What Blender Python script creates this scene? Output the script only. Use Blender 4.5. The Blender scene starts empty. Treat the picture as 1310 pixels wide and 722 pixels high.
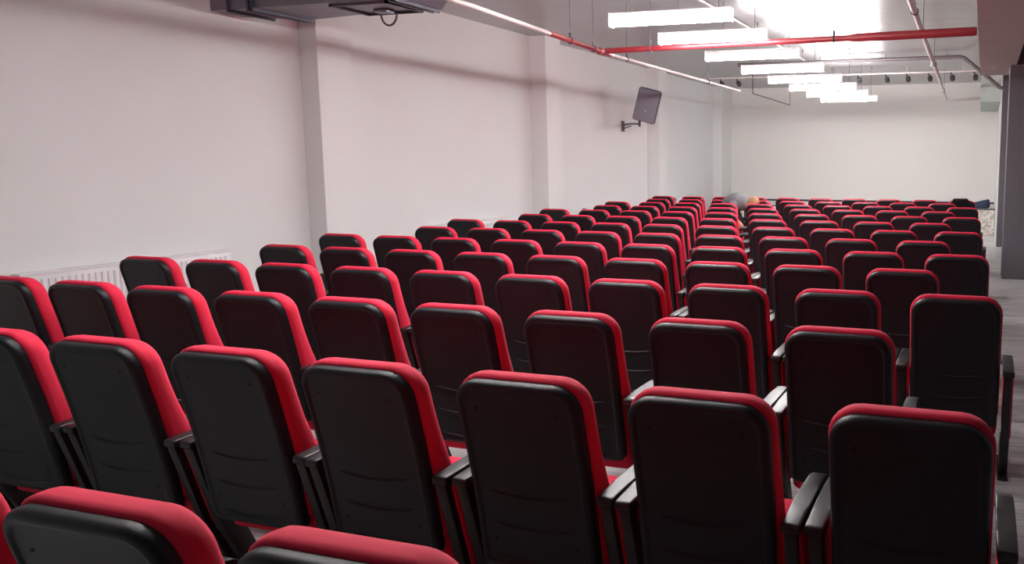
import bpy, bmesh, math, random
from mathutils import Vector, Matrix
random.seed(7)
C = bpy.context.scene.collection
SC = bpy.context.scene
PI = math.pi

# ------------------------------------------------------------------ materials
def lin(c):
    return tuple(((v/255)/12.92 if v/255 <= .04045 else ((v/255+.055)/1.055)**2.4) for v in c)+(1.0,)

def mat(name, rgb, rough=.5, metal=0.0, noise=0.0, nscale=20.0, bump=0.0, bscale=200.0, stretch=(1,1,1), **kw):
    m = bpy.data.materials.new(name); m.use_nodes = True
    nt = m.node_tree; b = nt.nodes['Principled BSDF']
    b.inputs['Base Color'].default_value = lin(rgb)
    b.inputs['Roughness'].default_value = rough; b.inputs['Metallic'].default_value = metal
    for k, v in kw.items(): b.inputs[k.replace('_', ' ')].default_value = v
    if noise or bump:
        tc = nt.nodes.new('ShaderNodeTexCoord'); mp = nt.nodes.new('ShaderNodeMapping')
        mp.inputs['Scale'].default_value = stretch
        nt.links.new(tc.outputs['Object'], mp.inputs['Vector'])
    if noise:
        n = nt.nodes.new('ShaderNodeTexNoise'); n.inputs['Scale'].default_value = nscale; n.inputs['Detail'].default_value = 5
        nt.links.new(mp.outputs[0], n.inputs['Vector'])
        mx = nt.nodes.new('ShaderNodeMix'); mx.data_type = 'RGBA'
        lo = tuple(max(0, v*(1-noise)) for v in lin(rgb)[:3])+(1,); hi = tuple(min(1, v*(1+noise)) for v in lin(rgb)[:3])+(1,)
        mx.inputs[6].default_value = lo; mx.inputs[7].default_value = hi
        nt.links.new(n.outputs['Fac'], mx.inputs[0]); nt.links.new(mx.outputs[2], b.inputs['Base Color'])
    if bump:
        n2 = nt.nodes.new('ShaderNodeTexNoise'); n2.inputs['Scale'].default_value = bscale; n2.inputs['Detail'].default_value = 3
        nt.links.new(mp.outputs[0], n2.inputs['Vector'])
        bp = nt.nodes.new('ShaderNodeBump'); bp.inputs['Strength'].default_value = bump; bp.inputs['Distance'].default_value = .003
        nt.links.new(n2.outputs['Fac'], bp.inputs['Height']); nt.links.new(bp.outputs[0], b.inputs['Normal'])
    return m

M = {}
M['wall'] = mat('white_wall_paint', (219, 221, 220), .75, noise=.03, nscale=1.3, bump=.06, bscale=60)
M['backwall'] = mat('grey_white_wall_paint', (222, 221, 217), .75, noise=.02, nscale=.8)
M['greypaint'] = mat('dark_grey_paint', (92, 90, 95), .7, noise=.06, nscale=3)
M['concrete'] = mat('beam_concrete', (174, 187, 180), .8, noise=.12, nscale=2.2, stretch=(.6, 6, 1), bump=.2, bscale=20)
M['soffit'] = mat('grey_ceiling_paint', (150, 147, 149), .6, noise=.05, nscale=1.2)
M['red'] = mat('crimson_fabric', (206, 14, 55), .85, noise=.10, nscale=260, bump=.25, bscale=900, Sheen_Weight=.3, Sheen_Roughness=.45)
M['red'].node_tree.nodes['Principled BSDF'].inputs['Sheen Tint'].default_value = lin((255, 90, 130))
M['plastic'] = mat('black_plastic', (18, 17, 19), .42, bump=.05, bscale=500)
M['armplastic'] = mat('black_arm_plastic', (22, 21, 24), .42, bump=.05, bscale=300)
M['steel'] = mat('black_coated_steel', (20, 19, 22), .45, noise=.05, nscale=30)
M['screw'] = mat('dark_screw_metal', (12, 12, 13), .4, .8, noise=.05)
M['frontpaint'] = mat('pale_grey_paint', (168, 168, 170), .75, noise=.03, nscale=1.3)
M['galv'] = mat('galvanised_sheet', (126, 124, 134), .42, .55, noise=.12, nscale=6)
M['galvdark'] = mat('dark_flange_steel', (70, 68, 78), .5, .4, noise=.1, nscale=20)
M['redpipe'] = mat('red_pipe_paint', (142, 44, 50), .4, noise=.06, nscale=10)
M['whitepipe'] = mat('white_pipe_paint', (205, 198, 196), .45, noise=.05, nscale=10)
M['greypipe'] = mat('grey_conduit', (118, 114, 116), .4, .3, noise=.08, nscale=12)
M['wire'] = mat('thin_steel_wire', (120, 118, 118), .4, .6, noise=.05)
M['housing'] = mat('white_lamp_housing', (232, 232, 232), .5, noise=.02)
M['radiator'] = mat('white_radiator_enamel', (224, 222, 224), .35, noise=.02, nscale=4)
M['speaker'] = mat('hazed_black_speaker_case', (88, 88, 96), .6, noise=.06, nscale=30, bump=.2, bscale=300)  # black case lightened: haze put into the colour
M['grille'] = mat('hazed_dark_speaker_grille', (128, 128, 140), .6, noise=.15, nscale=500)  # grille colour also lightened to carry the haze
M['chrome'] = mat('pale_badge_metal', (190, 190, 195), .3, .8, noise=.03)
M['spot'] = mat('dark_spotlight_metal', (58, 55, 56), .5, .2, noise=.05)
M['stagetop'] = mat('dark_stage_cover', (58, 56, 62), .8, noise=.1, nscale=12)
M['jacket'] = mat('black_jacket_cloth', (22, 24, 24), .9, noise=.25, nscale=25, bump=.4, bscale=90)
M['bluebag'] = mat('dark_blue_cloth', (44, 50, 78), .75, noise=.2, nscale=18, bump=.3, bscale=80)
M['shirt'] = mat('grey_shirt_cloth', (102, 102, 105), .9, noise=.08, nscale=30, bump=.3, bscale=70)
M['trousers'] = mat('dark_grey_trousers', (50, 48, 54), .9, noise=.15, nscale=30)
M['skin'] = mat('skin', (205, 150, 118), .55, noise=.06, nscale=30, Subsurface_Weight=.05)
M['hair'] = mat('light_brown_hair', (150, 112, 82), .7, noise=.25, nscale=60, stretch=(1, 1, 6), bump=.5, bscale=120)
M['shoe'] = mat('black_shoe', (24, 23, 24), .5, noise=.1)

def emission(name, rgb, s):
    m = bpy.data.materials.new(name); m.use_nodes = True; nt = m.node_tree
    b = nt.nodes['Principled BSDF']; b.inputs['Base Color'].default_value = (.8, .8, .8, 1)
    b.inputs['Emission Color'].default_value = lin(rgb); b.inputs['Emission Strength'].default_value = s
    return m
M['lampcap'] = emission('glowing_tube_end', (255, 250, 250), .5)  # weak glow put in so the end caps look lit through
M['lamp'] = emission('lit_tube_diffuser', (255, 250, 250), 34.0)

def shell_material():
    """moulded plastic: fine grain, plus a block of small square perforations in the upper half"""
    m = mat('black_moulded_back', (22, 26, 30), .42, Specular_IOR_Level=.30)
    nt = m.node_tree; b = nt.nodes['Principled BSDF']
    tc = nt.nodes.new('ShaderNodeTexCoord'); sp = nt.nodes.new('ShaderNodeSeparateXYZ')
    nt.links.new(tc.outputs['Object'], sp.inputs[0])
    def mth(op, a, bb=None, c=None):
        n = nt.nodes.new('ShaderNodeMath'); n.operation = op
        for i, v in enumerate((a, bb, c)):
            if v is None: continue
            if isinstance(v, (int, float)): n.inputs[i].default_value = v
            else: nt.links.new(v, n.inputs[i])
        return n.outputs[0]
    X, Z = sp.outputs[0], sp.outputs[2]
    def holes(v, period):
        f = mth('FRACT', mth('DIVIDE', v, period))
        return mth('MULTIPLY', mth('GREATER_THAN', f, .28), mth('LESS_THAN', f, .72))
    inx = mth('LESS_THAN', mth('ABSOLUTE', X), .135)
    inz = mth('MULTIPLY', mth('GREATER_THAN', Z, .705), mth('LESS_THAN', Z, .835))
    h = mth('MULTIPLY', mth('MULTIPLY', holes(X, .0135), holes(Z, .0135)), mth('MULTIPLY', inx, inz))
    n = nt.nodes.new('ShaderNodeTexNoise'); n.inputs['Scale'].default_value = 700
    nt.links.new(tc.outputs['Object'], n.inputs['Vector'])
    hh = mth('ADD', mth('MULTIPLY', h, -.9), mth('MULTIPLY', n.outputs['Fac'], .12))
    bp = nt.nodes.new('ShaderNodeBump'); bp.inputs['Strength'].default_value = 1.0; bp.inputs['Distance'].default_value = .004
    nt.links.new(hh, bp.inputs['Height']); nt.links.new(bp.outputs[0], b.inputs['Normal'])
    mx = nt.nodes.new('ShaderNodeMix'); mx.data_type = 'RGBA'
    mx.inputs[6].default_value = lin((22, 26, 30)); mx.inputs[7].default_value = lin((11, 11, 12))
    nt.links.new(h, mx.inputs[0]); nt.links.new(mx.outputs[2], b.inputs['Base Color'])
    return m
M['shell'] = shell_material()

def floor_material():
    m = mat('pale_grey_wood_floor', (200, 198, 196), .38)
    nt = m.node_tree; b = nt.nodes['Principled BSDF']
    tc = nt.nodes.new('ShaderNodeTexCoord')
    mp = nt.nodes.new('ShaderNodeMapping'); mp.inputs['Scale'].default_value = (1.2, 9, 1)
    nt.links.new(tc.outputs['Object'], mp.inputs['Vector'])
    n = nt.nodes.new('ShaderNodeTexNoise'); n.inputs['Scale'].default_value = 2.2; n.inputs['Detail'].default_value = 8; n.inputs['Distortion'].default_value = .8
    nt.links.new(mp.outputs[0], n.inputs['Vector'])
    cr = nt.nodes.new('ShaderNodeValToRGB')
    cr.color_ramp.elements[0].position = .28; cr.color_ramp.elements[0].color = lin((158, 157, 157))
    cr.color_ramp.elements[1].position = .62; cr.color_ramp.elements[1].color = lin((218, 217, 216))
    nt.links.new(n.outputs['Fac'], cr.inputs[0])
    br = nt.nodes.new('ShaderNodeTexBrick'); br.inputs['Scale'].default_value = 1.0
    br.inputs['Brick Width'].default_value = 1.25; br.inputs['Row Height'].default_value = .19; br.inputs['Mortar Size'].default_value = .003
    br.inputs['Color1'].default_value = (.92, .92, .92, 1); br.inputs['Color2'].default_value = (1, 1, 1, 1); br.inputs['Mortar'].default_value = (.55, .55, .55, 1)
    nt.links.new(tc.outputs['Object'], br.inputs['Vector'])
    mx = nt.nodes.new('ShaderNodeMix'); mx.data_type = 'RGBA'; mx.blend_type = 'MULTIPLY'; mx.inputs[0].default_value = 1
    nt.links.new(cr.outputs[0], mx.inputs[6]); nt.links.new(br.outputs['Color'], mx.inputs[7])
    nt.links.new(mx.outputs[2], b.inputs['Base Color'])
    return m
M['floor'] = floor_material()

def ceiling_material():
    """ribbed metal deck, ribs running across the room"""
    m = mat('ribbed_metal_ceiling', (150, 150, 152), .30, .65)
    nt = m.node_tree; b = nt.nodes['Principled BSDF']
    tc = nt.nodes.new('ShaderNodeTexCoord')
    mp = nt.nodes.new('ShaderNodeMapping'); mp.inputs['Scale'].default_value = (.35, 9, 1)
    nt.links.new(tc.outputs['Object'], mp.inputs['Vector'])
    n = nt.nodes.new('ShaderNodeTexNoise'); n.inputs['Scale'].default_value = 2.5; n.inputs['Detail'].default_value = 6
    nt.links.new(mp.outputs[0], n.inputs['Vector'])
    mx = nt.nodes.new('ShaderNodeMix'); mx.data_type = 'RGBA'
    mx.inputs[6].default_value = lin((148, 149, 151)); mx.inputs[7].default_value = lin((196, 197, 198))
    nt.links.new(n.outputs['Fac'], mx.inputs[0]); nt.links.new(mx.outputs[2], b.inputs['Base Color'])
    bp = nt.nodes.new('ShaderNodeBump'); bp.inputs['Strength'].default_value = .35; bp.inputs['Distance'].default_value = .02
    nt.links.new(n.outputs['Fac'], bp.inputs['Height']); nt.links.new(bp.outputs[0], b.inputs['Normal'])
    return m
M['ceiling'] = ceiling_material()

def stone_material():
    m = mat('mottled_pale_stone', (196, 192, 182), .5)
    nt = m.node_tree; b = nt.nodes['Principled BSDF']
    tc = nt.nodes.new('ShaderNodeTexCoord')
    v = nt.nodes.new('ShaderNodeTexNoise'); v.inputs['Scale'].default_value = 16; v.inputs['Detail'].default_value = 5; v.inputs['Roughness'].default_value = .7
    nt.links.new(tc.outputs['Object'], v.inputs['Vector'])
    cr = nt.nodes.new('ShaderNodeValToRGB')
    cr.color_ramp.elements[0].position = .38; cr.color_ramp.elements[0].color = lin((150, 143, 128))
    cr.color_ramp.elements[1].position = .6; cr.color_ramp.elements[1].color = lin((222, 219, 212))
    nt.links.new(v.outputs['Fac'], cr.inputs[0]); nt.links.new(cr.outputs[0], b.inputs['Base Color'])
    return m
M['stone'] = stone_material()

# ------------------------------------------------------------------ mesh helpers
def new(): return bmesh.new()
def finish(name, bm, m, parent=None, smooth=True, angle=40):
    bmesh.ops.recalc_face_normals(bm, faces=bm.faces)
    me = bpy.data.meshes.new(name); bm.to_mesh(me); bm.free()
    for mm in (m if isinstance(m, (list, tuple)) else [m]): me.materials.append(mm)
    if smooth:
        for p in me.polygons: p.use_smooth = True
        try: me.set_sharp_from_angle(angle=math.radians(angle))
        except Exception: pass
    o = bpy.data.objects.new(name, me); C.objects.link(o)
    if parent: o.parent = parent
    return o
def tag(o, label, cat, group=None, kind=None):
    o['label'] = label; o['category'] = cat
    if group: o['group'] = group
    if kind: o['kind'] = kind
    return o
def empty(name, loc, label, cat, group=None, rz=0.0):
    o = bpy.data.objects.new(name, None); C.objects.link(o); o.location = loc; o.rotation_euler = (0, 0, rz); o.empty_display_size = .1
    return tag(o, label, cat, group)
def struct(name, bm, m, label, cat, **k):
    o = finish(name, bm, m, None, **k); o['kind'] = 'structure'; o['label'] = label; o['category'] = cat
    return o
def box(bm, x0, x1, y0, y1, z0, z1, bev=0.0, seg=2, mtx=None):
    r = bmesh.ops.create_cube(bm, size=1.0)
    vs = r['verts']
    for v in vs:
        v.co = Vector(((x0+x1)/2+v.co.x*(x1-x0), (y0+y1)/2+v.co.y*(y1-y0), (z0+z1)/2+v.co.z*(z1-z0)))
    if bev > 0:
        es = list({e for v in vs for e in v.link_edges})
        rr = bmesh.ops.bevel(bm, geom=es, offset=bev, segments=seg, affect='EDGES', profile=.5)
        vs = list({v for f in rr['faces'] for v in f.verts} | {v for v in vs if v.is_valid})
    if mtx is not None: bmesh.ops.transform(bm, matrix=mtx, verts=[v for v in vs if v.is_valid])
    return vs
def prism(bm, pts, x0, x1, bev=0.0, seg=2):
    """polygon given in (y, z), extruded from x0 to x1"""
    a = [bm.verts.new((x0, y, z)) for y, z in pts]; b = [bm.verts.new((x1, y, z)) for y, z in pts]
    n = len(pts); fs = [bm.faces.new(a), bm.faces.new(list(reversed(b)))]
    for i in range(n): fs.append(bm.faces.new((a[i], b[i], b[(i+1) % n], a[(i+1) % n])))
    if bev > 0:
        es = list({e for f in fs for e in f.edges})
        bmesh.ops.bevel(bm, geom=es, offset=bev, segments=seg, affect='EDGES', profile=.5)
def tube(bm, pts, r, n=12, cap=True):
    pts = [Vector(p) for p in pts]; rs = r if isinstance(r, (list, tuple)) else [r]*len(pts)
    rings = []
    up = None
    for i, p in enumerate(pts):
        d = (pts[min(i+1, len(pts)-1)]-pts[max(i-1, 0)]).normalized()
        if up is None: up = Vector((0, 0, 1)) if abs(d.z) < .9 else Vector((1, 0, 0))
        s = d.cross(up).normalized(); u = s.cross(d).normalized(); up = u
        rings.append([bm.verts.new(p+rs[i]*(math.cos(2*PI*k/n)*s+math.sin(2*PI*k/n)*u)) for k in range(n)])
    for a, b in zip(rings, rings[1:]):
        for k in range(n): bm.faces.new((a[k], a[(k+1) % n], b[(k+1) % n], b[k]))
    if cap: bm.faces.new(rings[0]); bm.faces.new(list(reversed(rings[-1])))
def rrect(hw, v0, v1, rt, rb, nc=7, ns=4):
    """rounded rectangle outline in (u, v), counter-clockwise, with a fixed number of points"""
    pts = []
    cs = [(hw-rb, v0+rb, -90, rb), (hw-rt, v1-rt, 0, rt), (-hw+rt, v1-rt, 90, rt), (-hw+rb, v0+rb, 180, rb)]
    for i, (cu, cv, a0, r) in enumerate(cs):
        for k in range(nc):
            a = math.radians(a0+90*k/(nc-1)); pts.append((cu+r*math.cos(a), cv+r*math.sin(a)))
        nu, nv, na, nr = cs[(i+1) % 4]
        q = (nu+nr*math.cos(math.radians(na)), nv+nr*math.sin(math.radians(na))); p = pts[-1]
        m = ns*(3 if i % 2 == 0 else 2)
        for k in range(1, m): pts.append((p[0]+(q[0]-p[0])*k/m, p[1]+(q[1]-p[1])*k/m))
    return pts
def slab(bm, hw, v0, v1, rt, rb, prof, fmap, wback=None, wfront=None):
    """loft rounded-rectangle loops (inset, w) from the back to the front, each end closed by shrinking loops"""
    loops = []
    def loop(ins, w, scale=1.0):
        o = rrect(hw-ins, v0+ins, v1-ins, max(rt-ins, .012), max(rb-ins, .012)); cv = (v0+v1)/2
        return [bm.verts.new(fmap(u*scale, cv+(v-cv)*scale, w)) for u, v in o]
    i0, w0 = prof[0]; i1, w1 = prof[-1]
    wb = wback if wback is not None else w0; wf = wfront if wfront is not None else w1
    for s in (.12, .35, .6, .82): loops.append(loop(i0, w0+(wb-w0)*(1-s*s), s))
    for ins, w in prof: loops.append(loop(ins, w))
    for s in (.82, .6, .35, .12): loops.append(loop(i1, w1+(wf-w1)*(1-s*s), s))
    n = len(loops[0])
    for a, b in zip(loops, loops[1:]):
        for k in range(n): bm.faces.new((a[k], a[(k+1) % n], b[(k+1) % n], b[k]))
    bm.faces.new(loops[0]); bm.faces.new(list(reversed(loops[-1])))

# ------------------------------------------------------------------ the chair
SZ0, SZ1 = .31, 1.0
def back_y(z):
    t = (SZ1-z)/(SZ1-SZ0)
    return .15*t+.012*math.sin(PI*min(1, max(0, t)))
def fback(u, v, w): return (u, back_y(v)+w, v)
def shell_bm():
    bm = new()
    slab(bm, .217, SZ0, SZ1, .085, .045,
         [(.036, -.0315), (.031, -.032), (.027, -.0360), (.021, -.0375), (.012, -.0350), (.0045, -.028), (0, -.016), (0, .004), (.02, .008)], fback, wback=-.0335)
    for zc in (.605, .487, .362):                       # the three curved mouldings of the lower half
        prev = None
        for k in range(15):
            t = -1+2*k/14; u = .142*t; v = zc-.016*(1-t*t); e = .0070*(1-abs(t)**6)
            y = back_y(v)-.0325
            ring = [bm.verts.new((u, y+.002, v+.010)), bm.verts.new((u, y-e-.001, v+.002)), bm.verts.new((u, y-e-.001, v-.0005)), bm.verts.new((u, y+.002, v-.0025))]
            if prev:
                for i in range(3): bm.faces.new((prev[i], prev[i+1], ring[i+1], ring[i]))
            prev = ring
    return bm
def cushion_w(v):
    t = (v-SZ0)/(SZ1-SZ0)
    return .090+.050*math.exp(-((t-.30)/.26)**2)
def cushion_bm():
    bm = new()
    def f(u, v, w):
        k = cushion_w(v)
        return (u, back_y(v)+.004+w*k-.012*(1-(u/.22)**2)*(w > .9), v)
    slab(bm, .225, SZ0+.045, SZ1+.014, .092, .04,
         [(.03, 0.0), (.012, .0), (.003, .08), (0, .25), (0, .5), (.003, .72), (.012, .88), (.028, .98), (.045, 1.0)], f)
    return bm
def seat_bm():
    bm = new(); t = math.radians(11); ct, st = math.cos(t), math.sin(t)
    def f(u, v, w):                                      # v runs forward along the seat, w upward
        return (u, .185+v*ct-w*st*.4, .245+v*st+w*ct)
    slab(bm, .222, 0, .46, .07, .04, [(.05, 0), (.02, .0), (.005, .015), (0, .05), (0, .1), (.006, .13), (.02, .148), (.045, .155)], f, wfront=.165)
    return bm
def frame_bm(s):
    bm = new()
    prism(bm, [(.070, .600), (.125, .600), (.235, .230), (.180, .230)], s*.243, s*.283, .005)          # reclined rear post
    prism(bm, [(.075, .605), (.105, .585), (.490, .585), (.520, .605)], s*.243, s*.283, .004)            # bar below the armrest
    prism(bm, [(.170, .262), (.262, .262), (.372, .016), (.290, .016)], s*.240, s*.286, .006)            # leg
    return bm
def panel_bm(s):
    bm = new()
    prism(bm, [(.104, .590), (.470, .590), (.430, .330), (.360, .255), (.206, .240)], s*.247, s*.2925, .010, 3)
    return bm
def arm_bm(s):
    bm = new()
    top = [(.060, .626), (.070, .632), (.20, .634), (.36, .634), (.47, .630), (.530, .615), (.565, .588), (.580, .552)]
    bot = [(.556, .552), (.540, .580), (.510, .596), (.46, .602), (.20, .604), (.062, .602)]
    prism(bm, top+bot, s*.238, s*.2935, .006, 3)
    return bm
def foot_bm(s):
    bm = new()
    box(bm, s*.236 if s > 0 else s*.290, s*.290 if s > 0 else s*.236, .235, .60, 0.0, .018, .005)
    return bm
def screw_bm(u, v):
    bm = new(); y = back_y(v)-.0315
    bmesh.ops.create_cone(bm, cap_ends=True, segments=10, radius1=.0055, radius2=.0045, depth=.004, matrix=Matrix.Translation((u, y, v)) @ Matrix.Rotation(PI/2, 4, 'X'))
    return bm

PARTS = []          # (name, mesh object, is_child_of_shell)
def make_chair(name, detailed):
    r = bpy.data.objects.new(name, None); C.objects.link(r); r.empty_display_size = .1
    sh = finish('back_shell', shell_bm(), M['shell'], r, angle=60)
    if detailed:
        for u, v in ((-.142, .905), (.142, .905), (-.150, .425), (.150, .425)): finish('screw', screw_bm(u, v), M['screw'], sh)
    finish('back_cushion', cushion_bm(), M['red'], r, angle=80)
    finish('seat_cushion', seat_bm(), M['red'], r, angle=80)
    for s in (-1, 1):
        finish('side_frame', frame_bm(s), M['steel'], r)
        finish('side_panel', panel_bm(s), M['red'], r, angle=50)
        finish('armrest', arm_bm(s), M['armplastic'], r, angle=50)
        finish('foot', foot_bm(s), M['steel'], r)
    return r
def copy_tree(o, parent=None):
    c = o.copy(); C.objects.link(c)
    if parent: c.parent = parent
    for ch in list(o.children): copy_tree(ch, c)
    return c

S = .6
ROWY = [-1.09, 0.0, 1.032, 2.017, 2.955, 3.891, 4.856, 5.865, 6.912, 7.978, 9.051, 10.131, 11.216, 12.302]
ROWX = [.452, .162, .531, .110, .465, .160, .466, .208, .536, .241, .559, .284, .616, .349]
ORD = ['first', 'second', 'third', 'fourth', 'fifth', 'sixth', 'seventh', 'eighth', 'ninth', 'tenth', 'eleventh', 'twelfth', 'thirteenth', 'fourteenth']
GROUP = 'red and black auditorium chairs in rows'
def chair_label(r, k):
    if r == 0:
        return {0: 'chair hidden below the bottom edge, right of the other nearest chairs',
                1: 'right one of the two large chair tops cut off by the bottom edge',
                2: 'left one of the two large chair tops cut off by the bottom edge',
                3: 'sliver of a red chair at the bottom left corner, left of the nearest tops'}[k]
    n = 10 if r % 2 else 9
    row = 'the farthest row' if r == 13 else '%s row from camera' % ORD[r]
    if r == 13 and k == 0: return 'end chair of the farthest row with a dark jacket over its back'
    if k == 0: seat = 'at right aisle end of'
    elif k == n-1 and r > 1: seat = 'at left wall end of'
    else: seat = '%s from right end in' % ORD[k]
    return 'black-backed red auditorium chair %s %s' % (seat, row)
near = make_chair('auditorium_chair', True); far = None
used = False
far = make_chair('auditorium_chair', False); far_used = False
for r in range(14):
    n = 10 if r % 2 else 9
    if r == 0: n = 4
    for k in range(n):
        if r <= 5:
            o = copy_tree(near) if used else near; used = True
        else:
            o = copy_tree(far) if far_used else far; far_used = True
        o.location = (-k*S-ROWX[r]+random.uniform(-.004, .004), ROWY[r]+random.uniform(-.008, .008), 0)
        tag(o, chair_label(r, k), 'chair', GROUP)

# ------------------------------------------------------------------ the room
XL, XR, YB, YR, ZC = -6.85, 1.1, 19.6, -5.2, 3.60
bm = new(); box(bm, XL-.2, XR+.2, YR-.2, YB+.2, -.2, 0); struct('floor', bm, M['floor'], 'pale grey wood-look floor under the rows of chairs', 'floor', smooth=False)
bm = new(); box(bm, XL-.2, XR+.2, YR-.2, YB+.2, ZC, ZC+.1); struct('ceiling', bm, M['ceiling'], 'grey ribbed metal ceiling above the tube lights', 'ceiling', smooth=False)
bm = new(); box(bm, XL-.2, XL, YR, YB, 0, ZC); struct('wall_left', bm, M['wall'], 'long white wall left of the chairs', 'wall', smooth=False)
bm = new(); box(bm, XR, XR+.2, YR, YB, 0, ZC); struct('wall_right', bm, M['greypaint'], 'grey wall right of the aisle behind the pillars', 'wall', smooth=False)
bm = new(); box(bm, XL-.2, XR+.2, YB, YB+.2, 0, ZC); struct('wall_back', bm, M['backwall'], 'pale grey far wall behind the stage', 'wall', smooth=False)
bm = new(); box(bm, XL-.2, XR+.2, YR-.2, YR, 0, ZC); struct('wall_front', bm, M['frontpaint'], 'grey wall behind the camera', 'wall', smooth=False)
PIL = [(4.90, 5.40, -6.62, 'nearest white pilaster on the left wall'), (9.51, 9.99, -6.56, 'white pilaster on the left wall, second from the camera'),
       (14.25, 14.72, -6.58, 'white pilaster on the left wall just behind the loudspeaker'), (18.73, YB, -6.60, 'white pilaster in the far left corner')]
for i, (y0, y1, x1, lb) in enumerate(PIL):
    bm = new(); box(bm, XL, x1, y0, y1, 0, ZC, .004, 1); struct('trim_%d' % (i+1), bm, M['wall'], lb, 'pilaster', smooth=False)
# right side: grey pillar, far grey pillar with the white wall return behind it, boxed beams
bm = new(); box(bm, .29, XR, 10.2, 10.75, 0, ZC, .006, 1); struct('trim_5', bm, M['greypaint'], 'dark grey pillar beside the right aisle', 'pillar', smooth=False)
bm = new(); box(bm, .275, XR, 14.85, 15.02, 0, ZC, .004, 1); struct('trim_6', bm, M['greypaint'], 'narrow grey pillar seen behind the dark grey pillar', 'pillar', smooth=False)
bm = new(); box(bm, .262, XR, 15.02, YB, 0, ZC); struct('trim_7', bm, M['wall'], 'white wall return at the far right beside the stage', 'wall', smooth=False)
bm = new(); box(bm, -.115, .37, YR, 11.6, 3.0, ZC); struct('trim_8', bm, M['concrete'], 'low grey boxed beam along the top right', 'beam', smooth=False)
bm = new(); box(bm, -.14, .262, 16.0, YB, 2.89, ZC); struct('trim_9', bm, M['concrete'], 'short grey boxed beam in the far right corner', 'beam', smooth=False)

# ------------------------------------------------------------------ stage at the far end
o = empty('stage', (-3.0, 17.4, 0), 'low pale stage with mottled front and dark edge at the far wall', 'stage')
bm = new(); box(bm, -3.3, 3.255, .012, YB-17.405, 0, .575); finish('stage_body', bm, M['stone'], o, smooth=False)
bm = new(); box(bm, -3.31, 3.258, .012, YB-17.405, .575, .60); finish('stage_top', bm, M['backwall'], o, smooth=False)
bm = new(); box(bm, -3.31, 3.258, -.006, .012, .578, .603, .002, 1); finish('edge_strip', bm, M['stagetop'], o, smooth=False)
bm = new(); box(bm, -6.6, .262, YB-.014, YB, .60, .645); struct('baseboard_back', bm, M['stagetop'], 'dark baseboard along the foot of the far wall on the stage', 'baseboard', smooth=False)
bm = new()
vs = box(bm, -.17, .17, -.11, .11, 0, .17, .045, 3)
for v in bm.verts: v.co.x *= 1-.5*v.co.z+.2*math.sin(9*v.co.y); v.co.z *= 1+.25*math.sin(7*v.co.x)
o = finish('bag', bm, M['bluebag']); o.location = (-.03, 17.62, .604)
tag(o, 'dark blue bag lying on the right end of the stage', 'bag')

# ------------------------------------------------------------------ radiators under the left wall
def radiator(y0, y1, label, far_valve=False):
    o = empty('radiator', (XL+.002, y0, 0), label, 'radiator', 'white panel radiators along the left wall')
    L = y1-y0; z0, z1 = .235, .83
    bm = new(); box(bm, .055, .100, 0, L, z0, z1, .006)
    n = int(L/.05)
    for i in range(n):
        y = .03+(L-.06)*(i+.5)/n
        prism_pts = [(y-.017, .0), (y-.009, .008), (y+.009, .008), (y+.017, .0)]
        a = [bm.verts.new((.100+d, yy, z0+.035)) for yy, d in prism_pts]; b = [bm.verts.new((.100+d, yy, z1-.045)) for yy, d in prism_pts]
        for k in range(3): bm.faces.new((a[k], a[k+1], b[k+1], b[k]))
        bm.faces.new(a); bm.faces.new(list(reversed(b)))
    finish('panel', bm, M['radiator'], o, angle=25)
    bm = new(); box(bm, .012, .104, -.004, L+.004, z1-.012, z1+.010, .003, 1)
    finish('top_grille', bm, M['radiator'], o, smooth=False)
    for yy in (.15, L-.15):
        bm = new(); box(bm, 0, .056, yy-.02, yy+.02, z0+.05, z1-.05); finish('wall_bracket', bm, M['radiator'], o, smooth=False)
    bm = new(); tube(bm, [(.078, .02, z1-.05), (.078, -.06, z1-.05)], .014, 10); tube(bm, [(.078, -.06, z1-.05), (.078, -.13, z1-.05)], [.026, .022], 12)
    tube(bm, [(.078, -.05, z1-.05), (.078, -.05, .0)], .009, 8)
    finish('valve', bm, M['galv'], o)
radiator(2.02, 3.82, 'white ribbed radiator under the left wall nearest the camera')
radiator(6.80, 8.50, 'white radiator between the first and second wall pilasters')
radiator(11.2, 12.9, 'white radiator on the left wall below the loudspeaker')
radiator(15.75, 17.2, 'white radiator beside the stage at the far end of the left wall')

# ------------------------------------------------------------------ tube lights
TL, TX, TZ = 1.16, -2.75, 2.965
LAMPY = [4.97, 6.18, 7.72, 9.32, 10.85, 12.35, 13.85, 15.28]
def tube_light():
    o = bpy.data.objects.new('tube_light', None); C.objects.link(o)
    h = TL/2
    bm = new(); box(bm, -h, h, -.052, .052, .012, .050, .008); finish('housing', bm, M['housing'], o)
    for s in (-1, 1):
        bm = new(); box(bm, s*h-(.008 if s > 0 else 0), s*h+(.008 if s < 0 else 0), -.056, .056, -.072, .050, .003, 1); finish('end_cap', bm, M['lampcap'], o)  # caps added to cut the lamp light on the upper wall
    bm = new(); box(bm, -h+.009, h-.009, -.048, .048, -.064, .0125, .024, 4); finish('diffuser', bm, M['lamp'], o)
    for s in (-1, 1):
        bm = new(); tube(bm, [(s*(h-.22 if s < 0 else h-.12), 0, .048), (s*(h-.22 if s < 0 else h-.12), 0, ZC-TZ)], .0035, 6)
        tube(bm, [(s*(h-.22 if s < 0 else h-.12), 0, ZC-TZ-.05), (s*(h-.22 if s < 0 else h-.12), 0, ZC-TZ)], .009, 8)
        finish('suspension_wire', bm, M['wire'], o)
    return o
t0 = tube_light()
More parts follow.
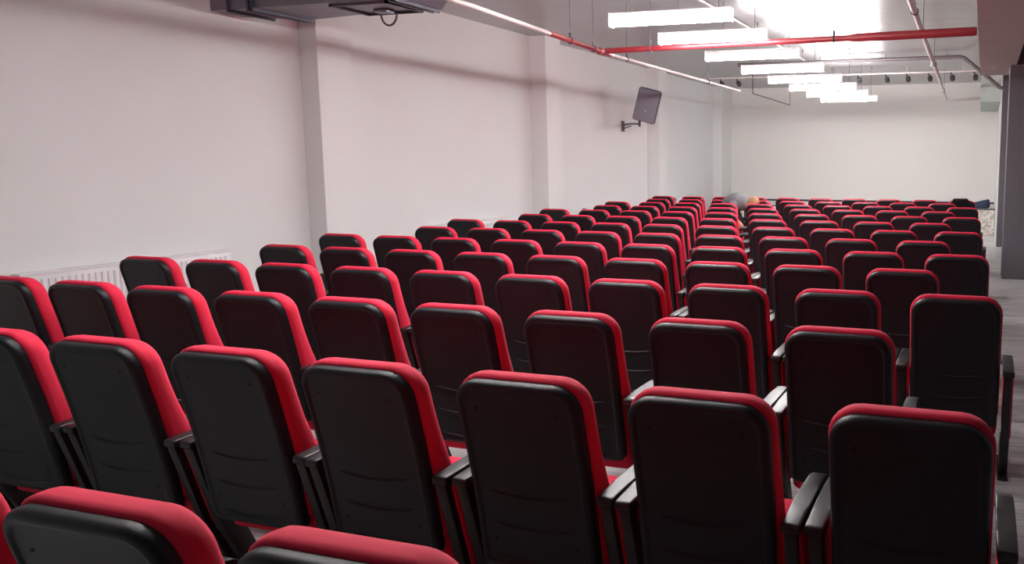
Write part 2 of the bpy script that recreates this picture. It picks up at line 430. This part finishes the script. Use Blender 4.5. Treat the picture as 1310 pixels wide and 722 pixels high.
LN = ['nearest of the hanging white LED tube lights, above left centre', 'second hanging white tube light from the camera',
      'third hanging white tube light, just below the red pipe', 'fourth hanging white tube light from the camera', 'fifth hanging white tube light from the camera',
      'sixth hanging white tube light, third from the far end', 'second last hanging white tube light from the far end', 'farthest hanging white tube light, lowest in the photo']
ts = [t0]+[copy_tree(t0) for _ in range(len(LAMPY)-1)]
for t, y, lb in zip(ts, LAMPY, LN):
    t.location = (TX, y, TZ); tag(t, lb, 'lamp', 'hanging LED tube lights')
for i, y in enumerate((3.40, 1.85, .30)):  # extra lamps added out of view to keep the near wall evenly lit
    t = copy_tree(t0); t.location = (TX, y, TZ)
    tag(t, 'added hanging white tube light, unseen above the frame, %s towards the camera' % ('first', 'second', 'third')[i], 'lamp', 'hanging LED tube lights')

# ------------------------------------------------------------------ pipes and ducts under the ceiling
def pipe_hanger(parent, p, r, zt):
    bm = new(); tube(bm, [(p[0], p[1], p[2]+r), (p[0], p[1], zt)], .004, 6)
    tube(bm, [(p[0], p[1], p[2]+r-.005), (p[0], p[1], p[2]+r+.05)], .013, 8)
    n = 16
    for a in range(1):
        tube(bm, [(p[0]+(r+.004)*math.cos(2*PI*k/n), p[1], p[2]+(r+.004)*math.sin(2*PI*k/n)) if parent.get('along') == 'y' else (p[0], p[1]+(r+.004)*math.cos(2*PI*k/n), p[2]+(r+.004)*math.sin(2*PI*k/n)) for k in range(n+1)], .007, 6)
    finish('pipe_hanger', bm, M['galvdark'], parent)
# red cross pipe
o = empty('sprinkler_pipe', (0, 0, 0), 'red pipe running across below the ceiling behind the tube lights', 'pipe'); o['along'] = 'x'
z = 2.915; y1, y0 = 6.65, 6.32
def ry(x): return y0+(y1-y0)*((-.12-x)/4.11)*.9
bm = new(); tube(bm, [(-4.16, ry(-4.16), z), (-1.31, ry(-1.31), z)], .031, 14); finish('thin_pipe', bm, M['redpipe'], o)
bm = new(); tube(bm, [(-1.36, ry(-1.36), z), (-1.29, ry(-1.29), z), (-.14, ry(-.14), z), (-.12, ry(-.12), z)], [.033, .043, .043, .037], 14); finish('thick_pipe', bm, M['redpipe'], o)
for x in (-3.6, -1.52): pipe_hanger(o, (x, ry(x), z), .033 if x < -1.4 else .043, ZC)
# white pipe with a red middle length along the left
o = empty('sprinkler_pipe', (0, 0, 0), 'long pale pipe with a red length below the ceiling along the left wall', 'pipe'); o['along'] = 'y'
def lx(y): return -3.99-.265*min(1, max(0, (y-3.73)/3.14)) if y < 6.87 else -4.255+.031*(y-6.87)/5.4
bm = new(); tube(bm, [(lx(y), y, z) for y in (2.2, 3.73, 5.27)], .020, 12); finish('near_pipe', bm, M['whitepipe'], o)
bm = new(); tube(bm, [(lx(y), y, z) for y in (5.25, 6.08, 6.92)], .028, 12); tube(bm, [(lx(6.62), 6.58, z), (lx(6.62), 6.71, z)], .040, 12); finish('red_joint', bm, M['redpipe'], o)
bm = new(); tube(bm, [(lx(y), y, z) for y in (6.90, 8.8, 10.8, 12.24)], .020, 12); finish('far_pipe', bm, M['whitepipe'], o)
for y in (2.9, 5.75, 6.4, 7.4, 10.5): pipe_hanger(o, (lx(y), y, z), .020 if y < 5.25 or y > 6.9 else .028, ZC)
# white pipe along the right
o = empty('sprinkler_pipe', (0, 0, 0), 'white pipe running lengthways below the ceiling at the right', 'pipe'); o['along'] = 'y'
z2 = 3.135
def wx(y): return -.70-.23*(y-5.6)/13.5
bm = new(); tube(bm, [(wx(2.5), 2.5, z2), (wx(8), 8, z2), (wx(14.5), 14.5, z2)], .030, 12); finish('main_pipe', bm, M['whitepipe'], o)
bm = new(); tube(bm, [(wx(14.48), 14.48, z2), (wx(18.9), 18.9, z2)], .020, 12); finish('end_pipe', bm, M['whitepipe'], o)
for y in (6.35, 7.9, 11.0, 16.3):
    pipe_hanger(o, (wx(y), y, z2), .030 if y < 14.5 else .02, ZC)
bm = new(); tube(bm, [(wx(10.4), 10.4, z2-.02), (wx(10.4), 10.4, z2-.09)], .022, 10); tube(bm, [(wx(10.4), 10.4, z2-.08), (wx(10.4), 10.4, z2-.10)], [.03, .035], 10); finish('sprinkler_head', bm, M['chrome'], o)
# grey conduit that bends down at the right
bm = new(); Y = 13.4
tube(bm, [(-4.6, Y, 3.50), (-2.6, Y, 3.505), (-.50, Y, 3.51), (-.42, Y, 3.49), (-.13, Y, 3.25), (.20, Y, 2.96), (.275, Y, 2.93)], .035, 10)
for x in (-4.2, -3.0, -1.8, -.7): tube(bm, [(x, Y, 3.54), (x, Y, ZC)], .006, 6)
o = finish('conduit', bm, M['greypipe']); tag(o, 'grey conduit below the ceiling bending down behind the right beam', 'pipe')
bm = new(); tube(bm, [(-3.28, 3.0, ZC-.03), (-3.30, 9, ZC-.03), (-3.36, 15.8, ZC-.03)], .016, 8)
o = finish('conduit', bm, M['whitepipe']); tag(o, 'thin white conduit on the ceiling above the tube lights', 'pipe')
bm = new(); tube(bm, [(-4.52, 14.2, 3.02), (-4.55, 16, 3.02), (-4.6, 17.9, 3.02)], .010, 8); tube(bm, [(-4.52, 14.2, 3.01), (-4.52, 14.2, ZC)], .010, 6); tube(bm, [(-4.6, 17.9, 3.01), (-4.6, 17.9, ZC)], .006, 6)
o = finish('cable', bm, M['galvdark']); tag(o, 'thin dark cable strung below the ceiling near the far left corner', 'cable')
# track with spotlights
YT, ZT = 15.5, 3.465
bm = new(); box(bm, -6.3, -.22, YT-.017, YT+.017, ZT-.014, ZT+.018, .003, 1)
for x in (-5.9, -4.4, -3.0, -1.6, -.5): tube(bm, [(x, YT, ZT), (x, YT, ZC)], .006, 6)
o = finish('track_rail', bm, M['whitepipe'], smooth=False); tag(o, 'white spotlight track below the ceiling across the far end', 'track')
def spot():
    r = bpy.data.objects.new('spotlight', None); C.objects.link(r)
    bm = new(); tube(bm, [(0, 0, -.012), (0, 0, -.05)], .016, 8); tube(bm, [(0, 0, -.045), (.05, .01, -.075)], .009, 8); finish('arm', bm, M['spot'], r)
    bm = new(); tube(bm, [(.03, -.05, -.085), (0.03, .0, -.10), (.03, .085, -.135)], [.030, .050, .052], 14); finish('lamp_head', bm, M['spot'], r)
    return r
s0 = spot()
SX = [(-5.62, 'first from the left wall'), (-5.24, 'second from the left wall'), (-2.6, 'fourth from the right'), (-2.03, 'just right of the farthest tube light'), (-1.60, 'fourth from the right'), (-1.16, 'third from the right'), (-.72, 'second from the right'), (-.27, 'at the right end')]
names = ['leftmost', 'second from left', 'third from left', 'fourth from left', 'fourth from the right', 'third from the right', 'second from the right', 'rightmost']
for i, (x, _) in enumerate(SX):
    s = s0 if i == 0 else copy_tree(s0)
    s.location = (x, YT, ZT); tag(s, 'small dark spotlight on the far ceiling track, %s' % names[i], 'spotlight', 'spotlights on the ceiling track')
# air duct at the top left
o = empty('air_duct', (0, 3.88, 3.04), 'grey metal air duct coming out of the left wall at top left', 'duct')
bm = new()
P0 = [(XL+.002, .0, .36, 0), (-6.62, 0, .50, 0), (-6.36, 0, .66, 0), (-6.30, 0, .66, 0), (-5.60, 0, .56, 0), (-4.76, 0, .56, 0), (-4.60, 0, .52, .14), (-4.2, 0, .45, .30), (-3.2, 0, .45, .30)]
rings = []
for x, a, b, zb in P0: rings.append([bm.verts.new((x, a, zb)), bm.verts.new((x, b, zb)), bm.verts.new((x, b, .48)), bm.verts.new((x, a, .48))])
for a, b in zip(rings, rings[1:]):
    for k in range(4): bm.faces.new((a[k], a[(k+1) % 4], b[(k+1) % 4], b[k]))
bm.faces.new(rings[0]); bm.faces.new(list(reversed(rings[-1])))
finish('duct_body', bm, M['galv'], o, smooth=False)
for x, w, yb in ((-6.62, .018, .50), (-6.39, .022, .67), (-6.335, .022, .67), (-4.86, .020, .56), (-4.80, .020, .56)):
    bm = new(); t = .028
    box(bm, x-w/2, x+w/2, -t, yb+t*.3, -t, .0); box(bm, x-w/2, x+w/2, -t, .0, 0, .48); box(bm, x-w/2, x+w/2, yb, yb+t*.3, 0, .48)
    finish('flange', bm, M['galvdark'], o, smooth=False)
bm = new()
x0, x1, ya, yb, w = -5.56, -4.95, .05, .55, .022
box(bm, x0, x1, ya, ya+w, -.022, .0); box(bm, x0, x1, yb-w, yb, -.022, .0); box(bm, x0, x0+w, ya, yb, -.022, 0); box(bm, x1-w, x1, ya, yb, -.022, 0)
finish('access_frame', bm, M['galvdark'], o, smooth=False)
bm = new(); box(bm, -5.35, -5.20, .36, .47, -.03, 0, .006)
finish('junction_box', bm, M['galv'], o)
bm = new(); tube(bm, [(-5.275+.085*math.cos(a), .48, -.03+.10*math.sin(a)*-1) for a in [PI*k/14 for k in range(15)]], .009, 8)
o2 = finish('cable_loop', bm, M['galvdark'], o)

# ------------------------------------------------------------------ loudspeaker on the left wall
o = empty('loudspeaker', (XL+.002, 13.0, 2.35), 'black loudspeaker on a bracket high on the left wall', 'loudspeaker')
bm = new(); box(bm, 0, .02, -.06, .06, -.11, .10, .004); finish('wall_mount', bm, M['speaker'], o)
bm = new(); tube(bm, [(.015, 0, .02), (.30, -.26, .03), (.50, -.32, .02)], .018, 10); tube(bm, [(.015, 0, -.05), (.30, -.26, -.01)], .012, 8); tube(bm, [(.50, -.32, -.03), (.50, -.32, .10)], .024, 10); finish('bracket_arm', bm, M['speaker'], o)
R = Matrix.Translation((.72, -.42, .36)) @ Matrix.Rotation(math.radians(14), 4, 'Z') @ Matrix.Rotation(math.radians(15), 4, 'Y') @ Matrix.Rotation(math.radians(5), 4, 'X')
bm = new()
ps = [(-.215, -.16), (.215, -.16), (.215, -.02), (.13, .17), (-.13, .17), (-.215, -.02)]
a = [bm.verts.new((x, y, -.31)) for x, y in ps]; b = [bm.verts.new((x, y, .31)) for x, y in ps]
bm.faces.new(a); bm.faces.new(list(reversed(b)))
for k in range(6): bm.faces.new((a[k], a[(k+1) % 6], b[(k+1) % 6], b[k]))
bmesh.ops.bevel(bm, geom=list(bm.edges), offset=.02, segments=3, affect='EDGES')
bmesh.ops.transform(bm, matrix=R, verts=bm.verts); cab = finish('cabinet', bm, M['speaker'], o)
bm = new(); box(bm, -.200, .200, -.174, -.155, -.298, .298, .010); bmesh.ops.transform(bm, matrix=R, verts=bm.verts); gr = finish('front_grille', bm, M['grille'], o)
bm = new(); bmesh.ops.create_cone(bm, cap_ends=True, segments=14, radius1=.016, radius2=.014, depth=.008, matrix=R @ Matrix.Translation((0, -.175, -.10)) @ Matrix.Rotation(PI/2, 4, 'X')); finish('badge', bm, M['chrome'], gr)

# ------------------------------------------------------------------ jacket over the last chair
bm = new(); n = 18; m = 22
cx, cy = -ROWX[13], ROWY[13]
grid = []
for j in range(m+1):
    t = j/m                                   # from the back hem over the top to the front hem
    row = []
    for i in range(n+1):
        u = -1+2*i/n; hw = .17+.03*math.sin(3*u+t*4)
        edge = max(0, abs(u)-.62)/.38
        top = 1.036-.05*edge**2
        if t < .44:
            f = t/.44; z = .80+.02*math.sin(5*u)+(top-.80)*f; y = back_y(z)-.052+.014*math.sin(9*u+3*f)*(1-f)
        elif t > .56:
            f = (t-.56)/.44; z = top-f*.26; y = back_y(max(z, .5))+.10+.055*min(1, f*1.5)+.010*math.sin(8*u+f*3)
        else:
            f = (t-.44)/.12; z = top+.012*math.sin(PI*f); y = back_y(1.0)-.052+(.152)*f
        row.append(bm.verts.new((cx-.01+u*hw, cy+y, z)))
    grid.append(row)
for j in range(m):
    for i in range(n): bm.faces.new((grid[j][i], grid[j][i+1], grid[j+1][i+1], grid[j+1][i]))
bmesh.ops.solidify(bm, geom=bm.faces[:], thickness=-.010)
o = finish('jacket', bm, M['jacket'], angle=80); tag(o, 'black jacket draped over the right end chair of the farthest row', 'jacket')

# ------------------------------------------------------------------ person bending down between the rows
def skin_mesh(name, verts, edges, radii, m, parent=None, root=0, lvl=2):
    me = bpy.data.meshes.new(name); me.from_pydata([tuple(v) for v in verts], edges, [])
    o = bpy.data.objects.new(name, me); C.objects.link(o)
    o.modifiers.new('skin', 'SKIN').use_smooth_shade = True
    sv = me.skin_vertices[0].data if me.skin_vertices else None
    for i, r in enumerate(radii):
        sv[i].radius = (r, r) if not isinstance(r, tuple) else r
        sv[i].use_root = (i == root)
    s = o.modifiers.new('sub', 'SUBSURF'); s.levels = lvl; s.render_levels = lvl
    me.materials.append(m)
    if parent: o.parent = parent
    return o
def skinned(name, chains, m, parent, lvl=2):
    """chains: lists of (point, radius); a chain whose first item is an int index starts from that vertex"""
    V, E, Rr = [], [], []
    for ch in chains:
        prev = None
        for it in ch:
            if isinstance(it, int): prev = it; continue
            V.append(Vector(it[0])); Rr.append(it[1]); i = len(V)-1
            if prev is not None: E.append((prev, i))
            prev = i
    me = bpy.data.meshes.new(name); me.from_pydata([tuple(v) for v in V], E, [])
    o = bpy.data.objects.new(name, me); C.objects.link(o)
    bm = bmesh.new(); bm.from_mesh(me)
    lay = bm.verts.layers.skin.verify(); bm.verts.ensure_lookup_table()
    for i, r in enumerate(Rr):
        bm.verts[i][lay].radius = (r, r) if not isinstance(r, tuple) else r
        bm.verts[i][lay].use_root = (i == 0)
    bm.to_mesh(me); bm.free()
    o.modifiers.new('skin', 'SKIN').use_smooth_shade = True
    s = o.modifiers.new('sub', 'SUBSURF'); s.levels = lvl; s.render_levels = lvl
    me.materials.append(m); o.parent = parent
    return o
pr = empty('person', (-4.05, 11.03, 0), 'person in a grey shirt bending down between the far rows', 'person', rz=math.radians(-30))
# local frame: +x the way the person faces, y to their left, z up
hip = Vector((0, 0, .90)); chest = Vector((.33, 0, 1.00)); neck = Vector((.43, 0, .985))
body = [
    [((0, 0, .90), .095), ((.10, 0, .985), .105), ((.22, 0, 1.02), .115), ((.33, 0, 1.01), .115), ((.42, 0, .985), .075), ((.47, 0, .97), .055), ((.53, 0, .965), .062)],
    [0, ((.02, .09, .82), .070), ((.23, .11, .50), .050), ((.16, .11, .28), .046), ((.12, .11, .09), .040), ((.18, .115, .045), .036), ((.28, .12, .035), .028)],
    [0, ((.02, -.09, .82), .070), ((.23, -.11, .50), .050), ((.16, -.11, .28), .046), ((.12, -.11, .09), .040), ((.18, -.115, .045), .036), ((.28, -.12, .035), .028)],
    [3, ((.27, .14, .96), .055), ((.30, .165, .74), .046), ((.45, .14, .63), .036), ((.49, .12, .565), .028), ((.50, .11, .515), .026)],
    [3, ((.27, -.14, .96), .055), ((.30, -.165, .74), .046), ((.45, -.14, .63), .036), ((.49, -.12, .565), .028), ((.50, -.11, .515), .026)],
]
skinned('body', body, M['skin'], pr)
# head, looking down and ahead
def head_bm():
    bm = new(); bmesh.ops.create_uvsphere(bm, u_segments=28, v_segments=20, radius=1)
    for v in bm.verts:
        x, y, z = v.co                        # x towards the face, z to the crown
        X = x*.098; Yy = y*.076; Z = z*.118
        if z < 0: Yy *= 1+.28*z; X *= 1+.08*z
        if x > .3 and z < -.2: X += .012
        if x > .8 and -.35 < z < .1: X += .022*(1-abs(y)*3) if abs(y) < .33 else 0   # nose
        if x > .6 and .05 < z < .3 and .2 < abs(y) < .6: X -= .010                     # eye sockets
        if x > .8 and -.55 < z < -.42 and abs(y) < .35: X -= .004                     # mouth
        v.co = (X, Yy, Z)
    for s in (-1, 1):
        e = bmesh.ops.create_uvsphere(bm, u_segments=10, v_segments=8, radius=1, matrix=Matrix.Translation((-.005, s*.078, -.01)) @ Matrix.Diagonal((.020, .010, .032, 1)))
    return bm
HR = Matrix.Translation((.585, 0, .985)) @ Matrix.Rotation(math.radians(62), 4, 'Y')
bm = head_bm(); bmesh.ops.transform(bm, matrix=HR, verts=bm.verts); hd = finish('head', bm, M['skin'], pr, angle=80)
bm = new(); bmesh.ops.create_uvsphere(bm, u_segments=28, v_segments=20, radius=1)
for v in list(bm.verts):
    x, y, z = v.co
    v.co = (x*.105-.006, y*.084, z*.126)
dele = [v for v in bm.verts if (v.co.x > .045 and v.co.z < .055) or v.co.z < -.075]
bmesh.ops.delete(bm, geom=dele, context='VERTS')
bmesh.ops.transform(bm, matrix=HR, verts=bm.verts); finish('hair', bm, M['hair'], hd, angle=80)
def cloth(name, lofts, m, parent):
    """overlapping lofted limbs fused into one smooth surface"""
    bm = new()
    for pts, rad, sy in lofts:
        n0 = len(bm.verts); tube(bm, pts, rad, 20)
        bm.verts.ensure_lookup_table()
        for v in bm.verts[n0:]: v.co.y = pts[0][1]+(v.co.y-pts[0][1])*sy if sy != 1 else v.co.y
    o = finish(name, bm, m, parent)
    r = o.modifiers.new('fuse', 'REMESH'); r.mode = 'VOXEL'; r.voxel_size = .012; r.use_smooth_shade = True
    k = o.modifiers.new('ease', 'SMOOTH'); k.iterations = 6; k.factor = .5
    return o
torso = ([(-.03, 0, .885), (.03, 0, .945), (.11, 0, .985), (.20, 0, 1.005), (.30, 0, 1.0), (.39, 0, .985), (.46, 0, .972), (.475, 0, .970)], [.125, .145, .150, .152, .148, .120, .070, .062], 1.15)
cloth('shirt', [torso]+[([(.26, s*.09, .975), (.28, s*.15, .955), (.295, s*.165, .86), (.31, s*.168, .73), (.312, s*.168, .715)], [.080, .085, .072, .064, .058], 1) for s in (-1, 1)], M['shirt'], pr)
cloth('trousers', [([(.06, 0, .955), (.02, 0, .90), (0, 0, .83), (.01, 0, .78)], [.130, .142, .138, .10], 1.15)]+
      [([(.01, s*.085, .86), (.06, s*.10, .76), (.23, s*.11, .50), (.20, s*.11, .38), (.15, s*.11, .22), (.12, s*.11, .09)], [.105, .105, .078, .074, .068, .062], 1) for s in (-1, 1)], M['trousers'], pr)
for s in (-1, 1):
    skinned('shoe', [[((.09, s*.11, .052), .050), ((.18, s*.115, .050), .048), ((.27, s*.12, .042), .042), ((.32, s*.122, .038), .034)]], M['shoe'], pr)
    ch = [[((.495, s*.115, .455), (.018, .030)), ((.505, s*.112, .41), (.015, .036)), ((.512, s*.110, .38), (.013, .036))]]
    for q, L in enumerate((.060, .072, .068, .052)):
        dx = -.030+.020*q
        ch.append([2, ((.514+dx*.9, s*.110, .372), .0085), ((.524+dx, s*.106, .372-L*.5), .0080), ((.532+dx, s*.098, .372-L), .0068)])
    ch.append([0, ((.535, s*.105, .425), .0105), ((.556, s*.098, .395), .0090), ((.560, s*.092, .365), .0075)])
    ch = [[it if isinstance(it, int) else ((it[0][0], it[0][1], it[0][2]+.095), it[1]) for it in c] for c in ch]
    skinned('hand', ch, M['skin'], pr)

# ------------------------------------------------------------------ camera
f, yaw, pitch, roll = 1058.4585, .303532, .123898, .00142946
ppx, ppy = 925.589, 336.866
W_, H_ = 1310, 722
cd = bpy.data.cameras.new('camera'); cam = bpy.data.objects.new('camera', cd); C.objects.link(cam)
fw = Vector((-math.sin(yaw)*math.cos(pitch), math.cos(yaw)*math.cos(pitch), -math.sin(pitch)))
rt = Vector((math.cos(yaw), math.sin(yaw), 0)); up = rt.cross(fw)
r2 = rt*math.cos(roll)+up*math.sin(roll); u2 = -rt*math.sin(roll)+up*math.cos(roll)
mw = Matrix.Identity(4)
for i in range(3): mw[i][0] = r2[i]; mw[i][1] = u2[i]; mw[i][2] = -fw[i]
mw.translation = Vector((0, -2.188, 1.68314))
cam.matrix_world = mw
cd.sensor_fit = 'HORIZONTAL'; cd.sensor_width = 36; cd.lens = f/W_*36
cd.shift_x = (W_/2-ppx)/W_; cd.shift_y = (ppy-H_/2)/W_
cd.clip_start = .05; cd.clip_end = 100
SC.camera = cam

w = bpy.data.worlds.new('world'); SC.world = w; w.use_nodes = True
w.node_tree.nodes['Background'].inputs[0].default_value = (.6, .6, .62, 1); w.node_tree.nodes['Background'].inputs[1].default_value = .2
vs = SC.view_settings; vs.view_transform = 'Standard'; vs.look = 'None'; vs.gamma = 1.0; vs.use_curve_mapping = False
vs.exposure = 1.80
